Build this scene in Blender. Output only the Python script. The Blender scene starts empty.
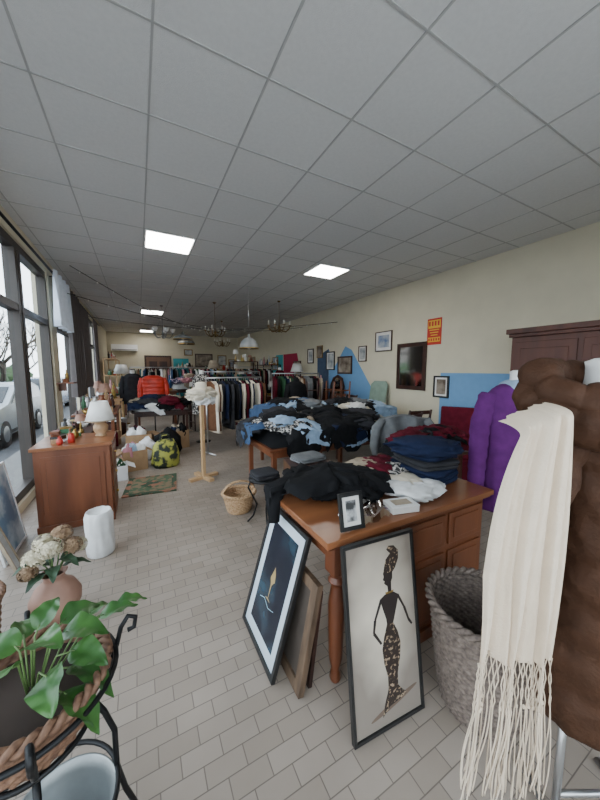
import bpy, bmesh, math, random
from mathutils import Vector, Matrix, noise, Euler
R = random.Random(11)
pi = math.pi
sc = bpy.context.scene

# ------------------------------------------------------------ materials
_m = {}
def mat(name, col, rough=.6, metal=0, var=.12, scale=10, bump=0, bscale=80, stretch=None, emit=0, col2=None, contrast=None, sheen=0):
    if name in _m: return _m[name]
    m = bpy.data.materials.new(name); m.use_nodes = True
    nt = m.node_tree; P = nt.nodes['Principled BSDF']
    P.inputs['Roughness'].default_value = rough
    P.inputs['Metallic'].default_value = metal
    tc = nt.nodes.new('ShaderNodeTexCoord'); mp = nt.nodes.new('ShaderNodeMapping')
    nt.links.new(tc.outputs['Object'], mp.inputs['Vector'])
    if stretch: mp.inputs['Scale'].default_value = stretch
    nz = nt.nodes.new('ShaderNodeTexNoise'); nz.inputs['Scale'].default_value = scale
    nz.inputs['Detail'].default_value = 5
    nt.links.new(mp.outputs[0], nz.inputs['Vector'])
    cr = nt.nodes.new('ShaderNodeValToRGB')
    lo, hi = contrast or (.3, .7)
    cr.color_ramp.elements[0].position = lo; cr.color_ramp.elements[1].position = hi
    a = [max(0, c*(1-var)) for c in col]; b = [min(1, c*(1+var)) for c in col]
    if col2: a, b = list(col), list(col2)
    cr.color_ramp.elements[0].color = (*a, 1); cr.color_ramp.elements[1].color = (*b, 1)
    nt.links.new(nz.outputs['Fac'], cr.inputs[0])
    nt.links.new(cr.outputs[0], P.inputs['Base Color'])
    if bump:
        n2 = nt.nodes.new('ShaderNodeTexNoise'); n2.inputs['Scale'].default_value = bscale
        nt.links.new(mp.outputs[0], n2.inputs['Vector'])
        bp = nt.nodes.new('ShaderNodeBump'); bp.inputs['Strength'].default_value = bump; bp.inputs['Distance'].default_value = .01
        nt.links.new(n2.outputs['Fac'], bp.inputs['Height']); nt.links.new(bp.outputs[0], P.inputs['Normal'])
    _m[name] = m
    return m

def glassmat(name, tint=(1,1,1), gl=.06):
    if name in _m: return _m[name]
    m = bpy.data.materials.new(name); m.use_nodes = True; nt = m.node_tree
    nt.nodes.remove(nt.nodes['Principled BSDF'])
    o = nt.nodes['Material Output']; t = nt.nodes.new('ShaderNodeBsdfTransparent'); g = nt.nodes.new('ShaderNodeBsdfGlossy')
    t.inputs[0].default_value = (*tint, 1); g.inputs['Roughness'].default_value = .03
    mx = nt.nodes.new('ShaderNodeMixShader'); mx.inputs[0].default_value = gl
    nt.links.new(t.outputs[0], mx.inputs[1]); nt.links.new(g.outputs[0], mx.inputs[2]); nt.links.new(mx.outputs[0], o.inputs[0])
    _m[name] = m; return m

def fab(name, col, var=.18, **k):
    m = mat(name, col, rough=.95, var=var, scale=14, bump=.2, bscale=220, **k)
    m.node_tree.nodes['Principled BSDF'].inputs['Specular IOR Level'].default_value = .15
    return m

BLACK = fab('fabric_black', (.009,.009,.010)); CHAR = fab('fabric_charcoal', (.032,.032,.036)); NAVY = fab('fabric_navy', (.012,.018,.045))
WHITE = fab('fabric_white', (.72,.72,.71), .06); CREAM = fab('fabric_cream', (.64,.57,.46), .06); GREY = fab('fabric_grey', (.15,.155,.16))
DENIM = fab('fabric_denim', (.05,.09,.17)); LBLUE = fab('fabric_light_blue', (.30,.41,.55)); RED = fab('fabric_red', (.35,.02,.02)); BURG = fab('fabric_burgundy', (.10,.008,.018))
BROWNF = fab('fabric_brown', (.12,.055,.028)); TEAL = fab('fabric_teal', (.02,.10,.11)); BEIGE = fab('fabric_beige', (.38,.31,.23)); GREENF = fab('fabric_green', (.03,.08,.04))
PURPLE = fab('fabric_purple', (.095,.018,.12)); PINK = fab('fabric_pink', (.45,.2,.23)); PATT = mat('fabric_patterned', (.02,.02,.02), .9, col2=(.5,.46,.42), scale=40, contrast=(.5,.56))
FLOR = mat('fabric_floral', (.04,.04,.10), .9, col2=(.5,.4,.45), scale=22, contrast=(.5,.58))
FABS = [BLACK,BLACK,CHAR,NAVY,WHITE,CREAM,GREY,DENIM,LBLUE,BLACK,BURG,BROWNF,TEAL,BEIGE,GREENF,PURPLE,PINK,PATT,FLOR,BLACK,CHAR,NAVY,WHITE]
WOOD = mat('wood_walnut', (.085,.024,.010), .38, col2=(.21,.068,.027), scale=6, stretch=(1,1,.12), contrast=(.25,.75), bump=.05)
WOODH = mat('wood_walnut_top', (.15,.05,.02), .3, col2=(.30,.115,.045), scale=6, stretch=(.15,1.5,1), contrast=(.25,.75))
WOODD = mat('wood_dark', (.018,.007,.005), .4, col2=(.06,.02,.012), scale=7, stretch=(1,1,.1))
WOODW = mat('wood_mahogany', (.055,.016,.009), .5, col2=(.12,.036,.02), scale=7, stretch=(1,1,.1))
WOODL = mat('wood_pine', (.42,.25,.12), .55, col2=(.58,.38,.2), scale=7, stretch=(1,1,.12))
IRON = mat('iron_black', (.015,.015,.016), .45, .6)
STEEL = mat('steel', (.5,.5,.5), .3, .9); ZINC = mat('zinc', (.30,.32,.32), .42, .8, var=.25, scale=5)
BRASS = mat('brass', (.40,.26,.08), .35, .9)
WPAINT = mat('white_plastic', (.8,.8,.8), .45, var=.03); CERAM = mat('ceramic_white', (.8,.79,.76), .35, var=.04)
PAPER = mat('paper', (.72,.70,.66), .8, var=.08); CARD = mat('cardboard', (.34,.21,.11), .85)
TERRA = mat('terracotta_pink', (.36,.20,.145), .6, var=.15)
FRAMEBLK = mat('frame_black', (.012,.012,.012), .35); GOLD = mat('frame_gold', (.28,.17,.06), .45, .5, bump=.3, bscale=60)
OLDWD = mat('frame_weathered_wood', (.06,.035,.02), .6, col2=(.16,.10,.06), scale=20, stretch=(1,1,.2))
WICK_D = mat('wicker_brown', (.09,.04,.022), .7, col2=(.24,.13,.075), scale=60); WICK_G = mat('wicker_grey', (.085,.062,.05), .8, col2=(.22,.17,.14), scale=50)
WICK_L = mat('wicker_honey', (.30,.17,.08), .7, col2=(.55,.36,.2), scale=60)
MISC = [WOOD,WOODD,CERAM,PAPER,CARD,BRASS,STEEL,TERRA,mat('glaze_blue',(.04,.12,.3),.25),mat('glaze_green',(.05,.16,.08),.3),mat('glaze_red',(.45,.03,.02),.4),
        mat('glaze_yellow',(.5,.36,.1),.4),WPAINT,WOODD,mat('plastic_black',(.02,.02,.02),.4),mat('glaze_pink',(.5,.25,.25),.4)]

# ------------------------------------------------------------ mesh builder
_ico = {}
def ico(sub):
    if sub not in _ico:
        bm = bmesh.new(); bmesh.ops.create_icosphere(bm, subdivisions=sub, radius=1)
        _ico[sub] = ([v.co.copy() for v in bm.verts], [[v.index for v in f.verts] for f in bm.faces]); bm.free()
    return _ico[sub]

class B:
    def __init__(s, T=None):
        s.v=[]; s.f=[]; s.mi=[]; s.sm=[]; s.mats=[]; s.T = T or Matrix.Identity(4)
    def add(s, vs, fs, m, sm=False):
        o = len(s.v)
        if m not in s.mats: s.mats.append(m)
        k = s.mats.index(m)
        s.v += [s.T @ Vector(p) for p in vs]
        for f in fs:
            s.f.append([i+o for i in f]); s.mi.append(k); s.sm.append(sm)
    def box(s, c, d, m, rot=(0,0,0), taper=1):
        E = Euler(rot).to_matrix(); c = Vector(c); vs=[]
        for z in (-.5,.5):
            t = taper if z>0 else 1
            for x,y in ((-.5,-.5),(.5,-.5),(.5,.5),(-.5,.5)):
                vs.append(c + E @ Vector((x*d[0]*t, y*d[1]*t, z*d[2])))
        s.add(vs, [(3,2,1,0),(4,5,6,7),(0,1,5,4),(1,2,6,5),(2,3,7,6),(3,0,4,7)], m)
    def bx(s, x0,x1,y0,y1,z0,z1,m): s.box(((x0+x1)/2,(y0+y1)/2,(z0+z1)/2),(x1-x0,y1-y0,z1-z0),m)
    def tube(s, pts, r, m, n=8, closed=False, cap=True):
        P = [Vector(p) for p in pts]; N=len(P); vs=[]; fs=[]
        rr = r if isinstance(r,(list,tuple)) else [r]*N
        prev=None
        for i in range(N):
            if closed: t = P[(i+1)%N]-P[i-1]
            else: t = P[min(i+1,N-1)]-P[max(i-1,0)]
            if t.length<1e-9: t=Vector((0,0,1))
            t.normalize()
            if prev is None:
                a = Vector((0,0,1)) if abs(t.z)<.9 else Vector((1,0,0))
                u = t.cross(a).normalized()
            else:
                u = prev - t*prev.dot(t)
                u = u.normalized() if u.length>1e-6 else t.orthogonal().normalized()
            prev=u; w=t.cross(u)
            for k in range(n):
                a=2*pi*k/n; vs.append(P[i]+(u*math.cos(a)+w*math.sin(a))*rr[i])
        for i in range(N if closed else N-1):
            j=(i+1)%N
            for k in range(n):
                l=(k+1)%n; fs.append((i*n+k,i*n+l,j*n+l,j*n+k))
        if cap and not closed:
            fs.append(tuple(range(n))[::-1]); fs.append(tuple((N-1)*n+k for k in range(n)))
        s.add(vs,fs,m,True)
    def cyl(s,a,b,r,m,r1=None,n=14):
        s.tube([a,b],[r, r if r1 is None else r1],m,n)
    def lathe(s,c,prof,m,n=28,cb=True,ct=False,fn=None):
        c=Vector(c); vs=[];fs=[]
        for i,(r,z) in enumerate(prof):
            for k in range(n):
                a=2*pi*k/n; q=r*(fn(a,i,z) if fn else 1)
                vs.append(c+Vector((q*math.cos(a),q*math.sin(a),z)))
        for i in range(len(prof)-1):
            for k in range(n):
                l=(k+1)%n; fs.append((i*n+k,i*n+l,(i+1)*n+l,(i+1)*n+k))
        if cb: fs.append(tuple(range(n))[::-1])
        if ct: fs.append(tuple((len(prof)-1)*n+k for k in range(n)))
        s.add(vs,fs,m,True)
    def loft(s,rings,m,n=36,fn=None,ct=True,cb=True):
        vs=[];fs=[]
        for i,(cx,cy,z,hx,hy) in enumerate(rings):
            for k in range(n):
                a=2*pi*k/n; q=fn(a,i,z) if fn else 1
                ca,sa=math.cos(a),math.sin(a)
                vs.append((cx+hx*q*math.copysign(abs(ca)**.85,ca), cy+hy*q*math.copysign(abs(sa)**.85,sa), z))
        for i in range(len(rings)-1):
            for k in range(n):
                l=(k+1)%n; fs.append((i*n+k,i*n+l,(i+1)*n+l,(i+1)*n+k))
        if cb: fs.append(tuple(range(n))[::-1])
        if ct: fs.append(tuple((len(rings)-1)*n+k for k in range(n)))
        s.add(vs,fs,m,True)
    def sheet(s,f,nu,nv,m):
        vs=[f(i/nu,j/nv) for j in range(nv+1) for i in range(nu+1)]
        fs=[(j*(nu+1)+i,j*(nu+1)+i+1,(j+1)*(nu+1)+i+1,(j+1)*(nu+1)+i) for j in range(nv) for i in range(nu)]
        s.add(vs,fs,m,True)
    def blob(s,c,d,m,seed=0,amp=.2,fr=2.,sub=3,zmin=None):
        V,F=ico(sub); c=Vector(c); vs=[]
        for p in V:
            q=p*fr+Vector((seed*3.1,seed*1.7,seed))
            k=1+amp*(noise.noise(q)+.5*(1-2*abs(noise.noise(q*2.3))))
            w=Vector((p.x*d[0]*k,p.y*d[1]*k,p.z*d[2]*k))+c
            if zmin is not None and w.z<zmin: w.z=zmin
            vs.append(w)
        s.add(vs,F,m,True)
    def prism(s,pts,m,z0,z1):
        n=len(pts); vs=[(x,y,z0) for x,y in pts]+[(x,y,z1) for x,y in pts]
        fs=[tuple(range(n))[::-1],tuple(range(n,2*n))]+[(i,(i+1)%n,n+(i+1)%n,n+i) for i in range(n)]
        s.add(vs,fs,m)
    def obj(s,name,bevel=0,keep=False,solid=0):
        me=bpy.data.meshes.new(name)
        xs=[v.x for v in s.v];ys=[v.y for v in s.v];zs=[v.z for v in s.v]
        c=Vector((0,0,0)) if keep else Vector(((min(xs)+max(xs))/2,(min(ys)+max(ys))/2,min(zs)))
        me.from_pydata([tuple(v-c) for v in s.v],[],s.f)
        for m in s.mats: me.materials.append(m)
        me.polygons.foreach_set('material_index',s.mi); me.polygons.foreach_set('use_smooth',s.sm); me.update()
        o=bpy.data.objects.new(name,me); o.location=c; sc.collection.objects.link(o)
        if solid:
            d=o.modifiers.new('solid','SOLIDIFY'); d.thickness=solid; d.offset=0
        if bevel:
            d=o.modifiers.new('bevel','BEVEL'); d.width=bevel; d.segments=2; d.limit_method='ANGLE'; d.angle_limit=math.radians(50)
        return o

def basis(o,ux,uy):
    ux=Vector(ux).normalized(); uy=Vector(uy); uy=(uy-ux*uy.dot(ux)).normalized(); n=ux.cross(uy)
    M=Matrix.Identity(4)
    for i in range(3): M[i][0]=ux[i];M[i][1]=uy[i];M[i][2]=n[i];M[i][3]=o[i]
    return M
def TR(x,y,z=0,a=0): return Matrix.Translation((x,y,z))@Matrix.Rotation(math.radians(a),4,'Z')

# ------------------------------------------------------------ room shell
XL,XR,YN,YF,ZC=-1.15,4.67,-1.3,15.6,3.17
WALLM=mat('wall_cream_paint',(.62,.565,.425),.85,var=.04,scale=3,bump=.05,bscale=200)
fm=bpy.data.materials.new('floor_brick_tile');fm.use_nodes=True;nt=fm.node_tree;P=nt.nodes['Principled BSDF']
tc=nt.nodes.new('ShaderNodeTexCoord');br=nt.nodes.new('ShaderNodeTexBrick');mp=nt.nodes.new('ShaderNodeMapping')
nt.links.new(tc.outputs['Object'],mp.inputs[0]);nt.links.new(mp.outputs[0],br.inputs['Vector'])
br.inputs['Scale'].default_value=1;br.inputs['Brick Width'].default_value=.15;br.inputs['Row Height'].default_value=.075;br.inputs['Mortar Size'].default_value=.0024
br.inputs['Mortar Smooth'].default_value=.4
br.inputs['Color1'].default_value=(.285,.232,.187,1);br.inputs['Color2'].default_value=(.345,.285,.235,1);br.inputs['Mortar'].default_value=(.15,.12,.098,1)
nz=nt.nodes.new('ShaderNodeTexNoise');nz.inputs['Scale'].default_value=2.2;nz.inputs['Detail'].default_value=8;nt.links.new(tc.outputs['Object'],nz.inputs['Vector'])
mx=nt.nodes.new('ShaderNodeMix');mx.data_type='RGBA';mx.blend_type='MULTIPLY';mx.inputs[0].default_value=.4
nt.links.new(br.outputs['Color'],mx.inputs[6]);cr=nt.nodes.new('ShaderNodeValToRGB');cr.color_ramp.elements[0].position=.3;cr.color_ramp.elements[0].color=(.6,.58,.56,1);cr.color_ramp.elements[1].position=.65
nt.links.new(nz.outputs['Fac'],cr.inputs[0]);nt.links.new(cr.outputs[0],mx.inputs[7]);nt.links.new(mx.outputs[2],P.inputs['Base Color'])
bp=nt.nodes.new('ShaderNodeBump');bp.inputs['Strength'].default_value=.3;bp.inputs['Distance'].default_value=.003;bp.invert=True
nt.links.new(br.outputs['Fac'],bp.inputs['Height']);nt.links.new(bp.outputs[0],P.inputs['Normal']);P.inputs['Roughness'].default_value=.42
b=B();b.bx(XL-.2,XR+.2,YN-.2,YF+.2,-.15,0,fm);b.obj('floor',keep=True)
CEILM=mat('ceiling_tile_mineral',(.67,.665,.655),.95,var=.03,scale=40,bump=.3,bscale=260)
b=B();b.bx(XL-.2,XR+.2,YN-.2,YF+.2,ZC,ZC+.15,CEILM);b.obj('ceiling',keep=True)
GRID=mat('ceiling_grid_metal',(.42,.415,.405),.6,var=.03)
b=B();x=.14-1.2
while x<XR: b.bx(x-.006,x+.006,YN,YF,ZC-.005,ZC,GRID); x+=.6
y=2.36-3.6
while y<YF: b.bx(XL,XR,y-.006,y+.006,ZC-.004,ZC,GRID); y+=.6
b.obj('trim_ceiling_grid',keep=True)
b=B();b.bx(XR,XR+.2,YN-.2,YF+.2,0,ZC,WALLM);b.obj('wall_right',keep=True)
b=B();b.bx(XL-.2,XR,YF,YF+.2,0,ZC,WALLM);b.obj('wall_far',keep=True)
b=B()
b.bx(XL-.2,XL,YN-.2,YF,2.98,ZC,WALLM);b.bx(XL-.2,XL,YN-.2,YF,0,.10,WALLM)
for y0,y1 in ((YN-.2,YN),(6.0,6.35),(9.0,9.4),(12.2,YF)): b.bx(XL-.2,XL,y0,y1,.10,2.98,WALLM)
b.obj('wall_left',keep=True)
b=B();b.bx(XL,XR,YN-.2,YN,2.8,ZC,WALLM);b.bx(XL,XR,YN-.2,YN,0,.5,WALLM);b.bx(2.6,XR,YN-.2,YN,.5,2.8,WALLM);b.obj('wall_near',keep=True)
WF=mat('window_frame_brown',(.035,.026,.021),.45); GL=glassmat('window_glass',(.93,.97,.98),.05)
def window(name,y0,y1,mull):
    b=B();x0,x1=XL-.13,XL-.03
    b.bx(x0,x1,y0,y1,.10,.19,WF);b.bx(x0,x1,y0,y1,2.89,2.98,WF);b.bx(x0,x1,y0,y1,2.18,2.26,WF)
    for q in [y0+.03,*mull,y1-.03]: b.bx(x0-.005,x1+.005,q-.035,q+.035,.19,2.89,WF)
    b.bx(XL-.085,XL-.08,y0+.03,y1-.03,.19,2.89,GL)
    return b.obj(name,keep=True)
window('window_1',YN,6.0,[0,1.6,3.2,4.70,4.82]);window('window_2',6.35,9.0,[7.7]);window('window_3',9.4,12.2,[10.8])
b=B();b.bx(XL,2.6,YN-.12,YN-.04,.5,.58,WF);b.bx(XL,2.6,YN-.12,YN-.04,2.72,2.8,WF)
for q in (XL+.03,.1,1.35,2.57): b.bx(q-.03,q+.03,YN-.12,YN-.04,.58,2.72,WF)
b.bx(XL,2.6,YN-.085,YN-.08,.58,2.72,GL);b.obj('window_4',keep=True)
BASE=mat('baseboard_brown',(.10,.05,.035),.5)
b=B();b.bx(XR-.015,XR,YN,YF,0,.09,BASE);b.obj('baseboard_right',keep=True)
b=B();b.bx(XL,XR-.015,YF-.015,YF,0,.09,BASE);b.obj('baseboard_far',keep=True)
def wallpoly(name,pts,m):
    b=B(basis((XR,0,0),(0,-1,0),(0,0,1)));b.prism([(-y,z) for y,z in pts],m,0,.004);b.obj(name)
MB=mat('paint_blue',(.15,.32,.55),.8,var=.03);MT=mat('paint_turquoise',(.05,.36,.40),.8,var=.03);MR=mat('paint_crimson',(.33,.012,.05),.8,var=.03);MD=mat('paint_slate',(.05,.08,.14),.8)
wallpoly('wall_mural_blue_band',[(3.48,.09),(1.2,.09),(1.2,1.45),(3.48,1.45)],MB)
wallpoly('wall_mural_blue_peak',[(7.0,.09),(4.4,.09),(6.0,2.0),(6.25,2.1),(6.7,1.6),(7.0,2.05)],MB)
wallpoly('wall_mural_slate',[(7.6,.09),(7.01,.09),(7.01,2.08),(7.6,1.9)],MD)
wallpoly('wall_mural_crimson',[(9.95,.09),(8.2,.09),(8.9,2.06),(9.95,2.06)],MR)
wallpoly('wall_mural_turquoise',[(12.6,.09),(10.0,.09),(10.0,2.06),(10.6,2.06)],MT)

EM=bpy.data.materials.new('led_panel');EM.use_nodes=True
p=EM.node_tree.nodes['Principled BSDF'];p.inputs['Base Color'].default_value=(1,1,1,1);p.inputs['Emission Color'].default_value=(1,.97,.91,1);p.inputs['Emission Strength'].default_value=18
for x,y in ((.14,4.16),(2.60,4.16),(.14,9.56),(.14,14.36)):
    b=B();b.bx(x+.012,x+.588,y+.012,y+.588,ZC-.012,ZC,WPAINT);b.bx(x+.03,x+.57,y+.03,y+.57,ZC-.016,ZC-.012,EM);b.obj('ceiling_light_panel')

# ------------------------------------------------------------ outside
ASPH=mat('asphalt',(.06,.06,.065),.9,scale=3);b=B();b.bx(-40,XL-.2,-15,60,-.4,-.3,ASPH);b.obj('street_ground',keep=True)
PAV=mat('pavement',(.14,.135,.13),.9);b=B();b.bx(-2.1,XL-.2,-15,40,-.3,-.05,PAV);b.obj('sidewalk',keep=True)
b=B();FAC=mat('facade_plaster',(.20,.165,.14),.9);b.bx(-17,-14,14,44,-.3,5.5,FAC);ROOF=mat('roof_tile',(.12,.06,.04),.9);b.box((-15.5,29,5.8),(3.6,30.6,.5),ROOF,taper=.8)
DK=mat('facade_window',(.03,.04,.05),.2)
for yy in range(16,44,3):
    for zz in (.9,3.6): b.bx(-14.0,-13.96,yy,yy+1.1,zz,zz+1.4,DK)
b.obj('house_facade',keep=True)
HG=mat('hedge_green',(.015,.035,.012),.95,col2=(.05,.08,.03),scale=3)
b=B()
for k in range(14): b.blob((-10.5+R.uniform(-.5,.5),12+k*2.2,.6),(1.0,1.5,1.1+R.uniform(-.2,.5)),HG,k,.5,zmin=-.3)
b.obj('hedge')
def tree(x,y,h,seed):
    r=random.Random(seed);b=B();bark=mat('bark',(.05,.04,.03),.9)
    def br_(p,d,l,rad,k):
        pts=[p];q=p.copy();dd=d.copy()
        for i in range(4):
            dd=(dd+Vector((r.uniform(-.15,.15),r.uniform(-.15,.15),r.uniform(-.02,.12)))).normalized();q=q+dd*l/4;pts.append(q.copy())
        b.tube(pts,[rad*(1-.12*i) for i in range(5)],bark,5)
        if k>0:
            for i in range(4): br_(pts[r.randint(2,4)],(dd+Vector((r.uniform(-.9,.9),r.uniform(-.9,.9),r.uniform(-.1,.5)))).normalized(),l*.66,rad*.5,k-1)
    br_(Vector((x,y,-.3)),Vector((0,0,1)),h*.4,.14,4);b.obj('bare_tree')
tree(-7,22,6.5,3);tree(-8,31,8,5);tree(-5.2,17.5,5.5,9)
CARP=mat('car_paint_silver',(.30,.32,.34),.3,.2,var=.02);TYRE=mat('tyre',(.01,.01,.01),.8);CG=mat('car_glass',(.01,.013,.016),.15);TL=mat('tail_light',(.5,.01,.01),.3)
def car(x,y,a,paint):
    b=B(TR(x,y,-.3,a))
    prof=[(-2.05,.25),(-2.1,.6),(-2.0,.85),(-1.0,.98),(-.95,1.0),(-.35,1.42),(.9,1.46),(1.55,1.3),(1.9,.95),(2.05,.85),(2.1,.5),(2.0,.25)]
    M0=b.T
    Mx=Matrix(((0,0,1,-.82),(1,0,0,0),(0,1,0,0),(0,0,0,1)));b.T=M0@Mx
    b.prism(prof,paint,0,1.64)
    g=[(-.80,.98),(-.32,1.36),(.3,1.39),(.3,.98)];g2=[(.36,.98),(.36,1.39),(.9,1.39),(1.4,1.26),(1.6,.98)]
    for z0,z1 in ((-.012,0),(1.64,1.652)):
        b.prism(g,CG,z0,z1);b.prism(g2,CG,z0,z1)
        b.prism([(-1.9,.28),(-1.9,.36),(1.9,.36),(1.9,.28)],TYRE,z0,z1)
    b.T=M0
    for yy in (-1.3,1.3):
        for xx in (-.72,.72):
            b.cyl((xx-.12,yy,.31),(xx+.12,yy,.31),.31,TYRE,n=24);b.cyl((xx-.125,yy,.31),(xx+.125,yy,.31),.19,STEEL,n=16)
    b.box((0,1.76,1.12),(1.3,.03,.36),CG,rot=(.75,0,0));b.box((0,-.68,1.20),(1.4,.02,.62),CG,rot=(-.96,0,0))
    for xx in (-.65,.65): b.box((xx,2.06,.78),(.25,.08,.18),TL);b.box((xx,-2.06,.68),(.3,.08,.14),WPAINT)
    b.obj('parked_car',bevel=.05)
car(-3.6,10.6,0,CARP);car(-3.9,17.5,0,mat('car_paint_dark',(.03,.05,.09),.25,.3));car(-7.0,11.5,0,mat('car_paint_red',(.25,.02,.02),.25,.2))

# ------------------------------------------------------------ generic builders
def fold(x,y,a,sd,f):
    u=x*math.cos(a)+y*math.sin(a);v=-x*math.sin(a)+y*math.cos(a)
    p=noise.noise((u*f+sd*5,v*f*.4,sd*2.1));q=noise.noise((u*f*2.4,v*f*1.1+sd*3,sd*1.3))
    return (1-2.4*abs(p))*.6+(1-2.4*abs(q))*.35
def drape(b,cx,cy,w,l,rot,m,sd,zf,rect,amp=.03,n=26,off=0,zmin=.03,drop=.32):
    x0,x1,y0,y1=rect;cr_,sr=math.cos(rot),math.sin(rot);fa=(sd*1.9)%pi
    def f(u,v):
        U=u*2-1;V=v*2-1
        # round the corners of the cloth outline
        k=1-.14*abs(U*V)**2
        lx=k*U*w/2*(1+.3*noise.noise((V*1.5,sd*3,1)))+.05*w*noise.noise((U*4,V*4,sd));ly=k*V*l/2*(1+.3*noise.noise((U*1.5,sd*2,5)))
        x=cx+lx*cr_-ly*sr;y=cy+lx*sr+ly*cr_;fo=fold(x,y,fa,sd,7)
        X,Y=x,y
        ex=max(x0-x,x-x1,0);ey=max(y0-y,y-y1,0)
        if ex>0:
            X=(x0-.012-.02*(fo+1)-off*.6) if x<x0 else (x1+.012+.02*(fo+1)+off*.6)
        if ey>0:
            Y=(y0-.012-.02*(fo+1)-off*.6) if y<y0 else (y1+.012+.02*(fo+1)+off*.6)
        e=min(drop,ex+ey)
        z=zf(min(max(x,x0),x1),min(max(y,y0),y1))+off+amp*(fo+.9)
        ed=max(abs(U),abs(V));z-=(amp*.9+.01)*max(0,ed-.78)*4.5
        if e>0: z=z-e
        return (X,Y,max(z,zmin))
    b.sheet(f,n,n,m)
def heap(z0,cx,cy,rx,ry,H):
    def f(x,y):
        q=1-((x-cx)/rx)**2-((y-cy)/ry)**2
        return z0+H*(max(0,q)**.6)*(1+.5*noise.noise((x*3.5,y*3.5,z0*9)))
    return f
def garment(b,cx,cy,rot,m,sd,zf,rect,off=0,s=1,amp=.03,sl=1):
    drape(b,cx,cy,.46*s,.60*s,rot,m,sd,zf,rect,amp,off=off)
    for k in (-1,1):
        a=rot+k*(.25+R.random()*.5);d=.24*s
        if sl: drape(b,cx+k*math.cos(rot)*d,cy+k*math.sin(rot)*d,.16*s,.46*s,a,m,sd+k*.3,zf,rect,amp*.8,n=14,off=off+.004)
def scrunch(b,x,y,z,q,m,sd,fl=.55):
    V,F=ico(4);vs=[];ca,sa=math.cos(sd*2),math.sin(sd*2)
    for p in V:
        w=p+Vector((noise.noise(p*1.3+Vector((sd,1,2))),noise.noise(p*1.3+Vector((3,sd,2))),0))*.5
        k=1+.26*(1-2.6*abs(noise.noise(Vector((w.x*2.2,w.y*.9,w.z*1.6))+Vector((sd,0,0)))))+.12*(1-2.6*abs(noise.noise(w*4+Vector((0,sd,0)))))
        X,Y=p.x*q*1.5*k,p.y*q*1.1*k
        vs.append((x+X*ca-Y*sa,y+X*sa+Y*ca,z+max(-.6,p.z)*q*fl*k))
    b.add(vs,F,m,True)
def pile(name,rect,z0,H,n,cols,seed,over=.12,s=1,amp=.045,nb=None):
    r=random.Random(seed);x0,x1,y0,y1=rect;b=B();zf=heap(z0,(x0+x1)/2,(y0+y1)/2,(x1-x0)*.62,(y1-y0)*.62,H)
    b.sheet(lambda u,v:(x0+.03+(x1-x0-.06)*u,y0+.03+(y1-y0-.06)*v,zf(x0+(x1-x0)*u,y0+(y1-y0)*v) if .01<u<.99 and .01<v<.99 else z0+.002),16,16,cols[0])
    for i in range(n):
        garment(b,r.uniform(x0+over,x1-over),r.uniform(y0+over,y1-over),r.uniform(0,pi),cols[i%len(cols)],seed+i*1.37,zf,rect,off=.008+.07*i/n,s=s*r.uniform(.7,1.05),amp=amp,sl=i%2)
    for i in range(nb or n):
        x=r.uniform(x0+.10,x1-.10);y=r.uniform(y0+.10,y1-.10);q=r.uniform(.10,.17)*s
        scrunch(b,x,y,zf(x,y)+.07,q,cols[(i*5+2)%len(cols)],seed+i*2.3)
    return b.obj(name)
def folded(b,c,w,l,h,m,rot=0,sd=0,k=3):
    T0=b.T;b.T=T0@TR(*c,math.degrees(rot));N=40
    for i in range(k):
        z=h*i/k;hh=h/k
        rings=[(0,0,z+hh*t,w/2*q,l/2*q) for t,q in ((0,.93),(.15,.99),(.5,1.02),(.85,.99),(1,.92))]
        vs=[];fs=[]
        for (cx,cy,zz,hx,hy) in rings:
            for a_ in range(N):
                a=2*pi*a_/N;ca,sa=math.cos(a),math.sin(a);e=.35;q=1+.08*noise.noise((ca*2+sd,sa*2,i*3.3))
                vs.append((hx*q*math.copysign(abs(ca)**e,ca),hy*q*math.copysign(abs(sa)**e,sa),zz))
        for j in range(4):
            for a_ in range(N):
                l_=(a_+1)%N;fs.append((j*N+a_,j*N+l_,(j+1)*N+l_,(j+1)*N+a_))
        fs+= [tuple(range(N))[::-1],tuple(range(4*N,5*N))]
        b.add(vs,fs,m,True)
    b.T=T0
def basket(name,x,y,z,rb,rt,h,m,rows=22,st=26,handle=False,fill=None,rimr=.014,b=None,amp=.006):
    own=b is None;b=b or B();n=st*6
    def R_(t): return rb+(rt-rb)*(t**.8)
    def f(u,v):
        a=2*pi*u;row=int(v*rows*.9999);fr=v*rows-row
        q=R_(v)+amp*math.sin(a*st/1.+pi*row)*math.sin(pi*fr)-amp*.6*(1-math.sin(pi*fr))
        return (x+q*math.cos(a),y+q*math.sin(a),z+h*v)
    b.sheet(f,n,rows*4,m)
    b.lathe((x,y,z),[(0.001,.012),(rb*.98,.012)],m,24,cb=False)
    b.lathe((x,y,z),[(rb*.98,.0),(rb*1.02,.012)],m,24)
    for ph in (0,pi):
        pts=[]
        for k in range(120):
            a=2*pi*k/120;pts.append((x+(rt+rimr*.7*math.cos(a*18+ph))*math.cos(a),y+(rt+rimr*.7*math.cos(a*18+ph))*math.sin(a),z+h+rimr*.7*math.sin(a*18+ph)))
        b.tube(pts,rimr*.75,m,6,closed=True)
    if handle:
        for o_ in (-.012,.012):
            pts=[(x+rt*math.cos(t),y+o_+.006*math.sin(t*14),z+h+handle*math.sin(t)) for t in [pi*k/24 for k in range(25)]]
            b.tube(pts,.008,m,6)
    if fill:
        for i in range(5): b.blob((x+R.uniform(-.3,.3)*rt,y+R.uniform(-.3,.3)*rt,z+h*.75),(rt*.5,rt*.5,h*.3),fill[i%len(fill)],i,.3)
    return b.obj(name) if own else None
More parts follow.
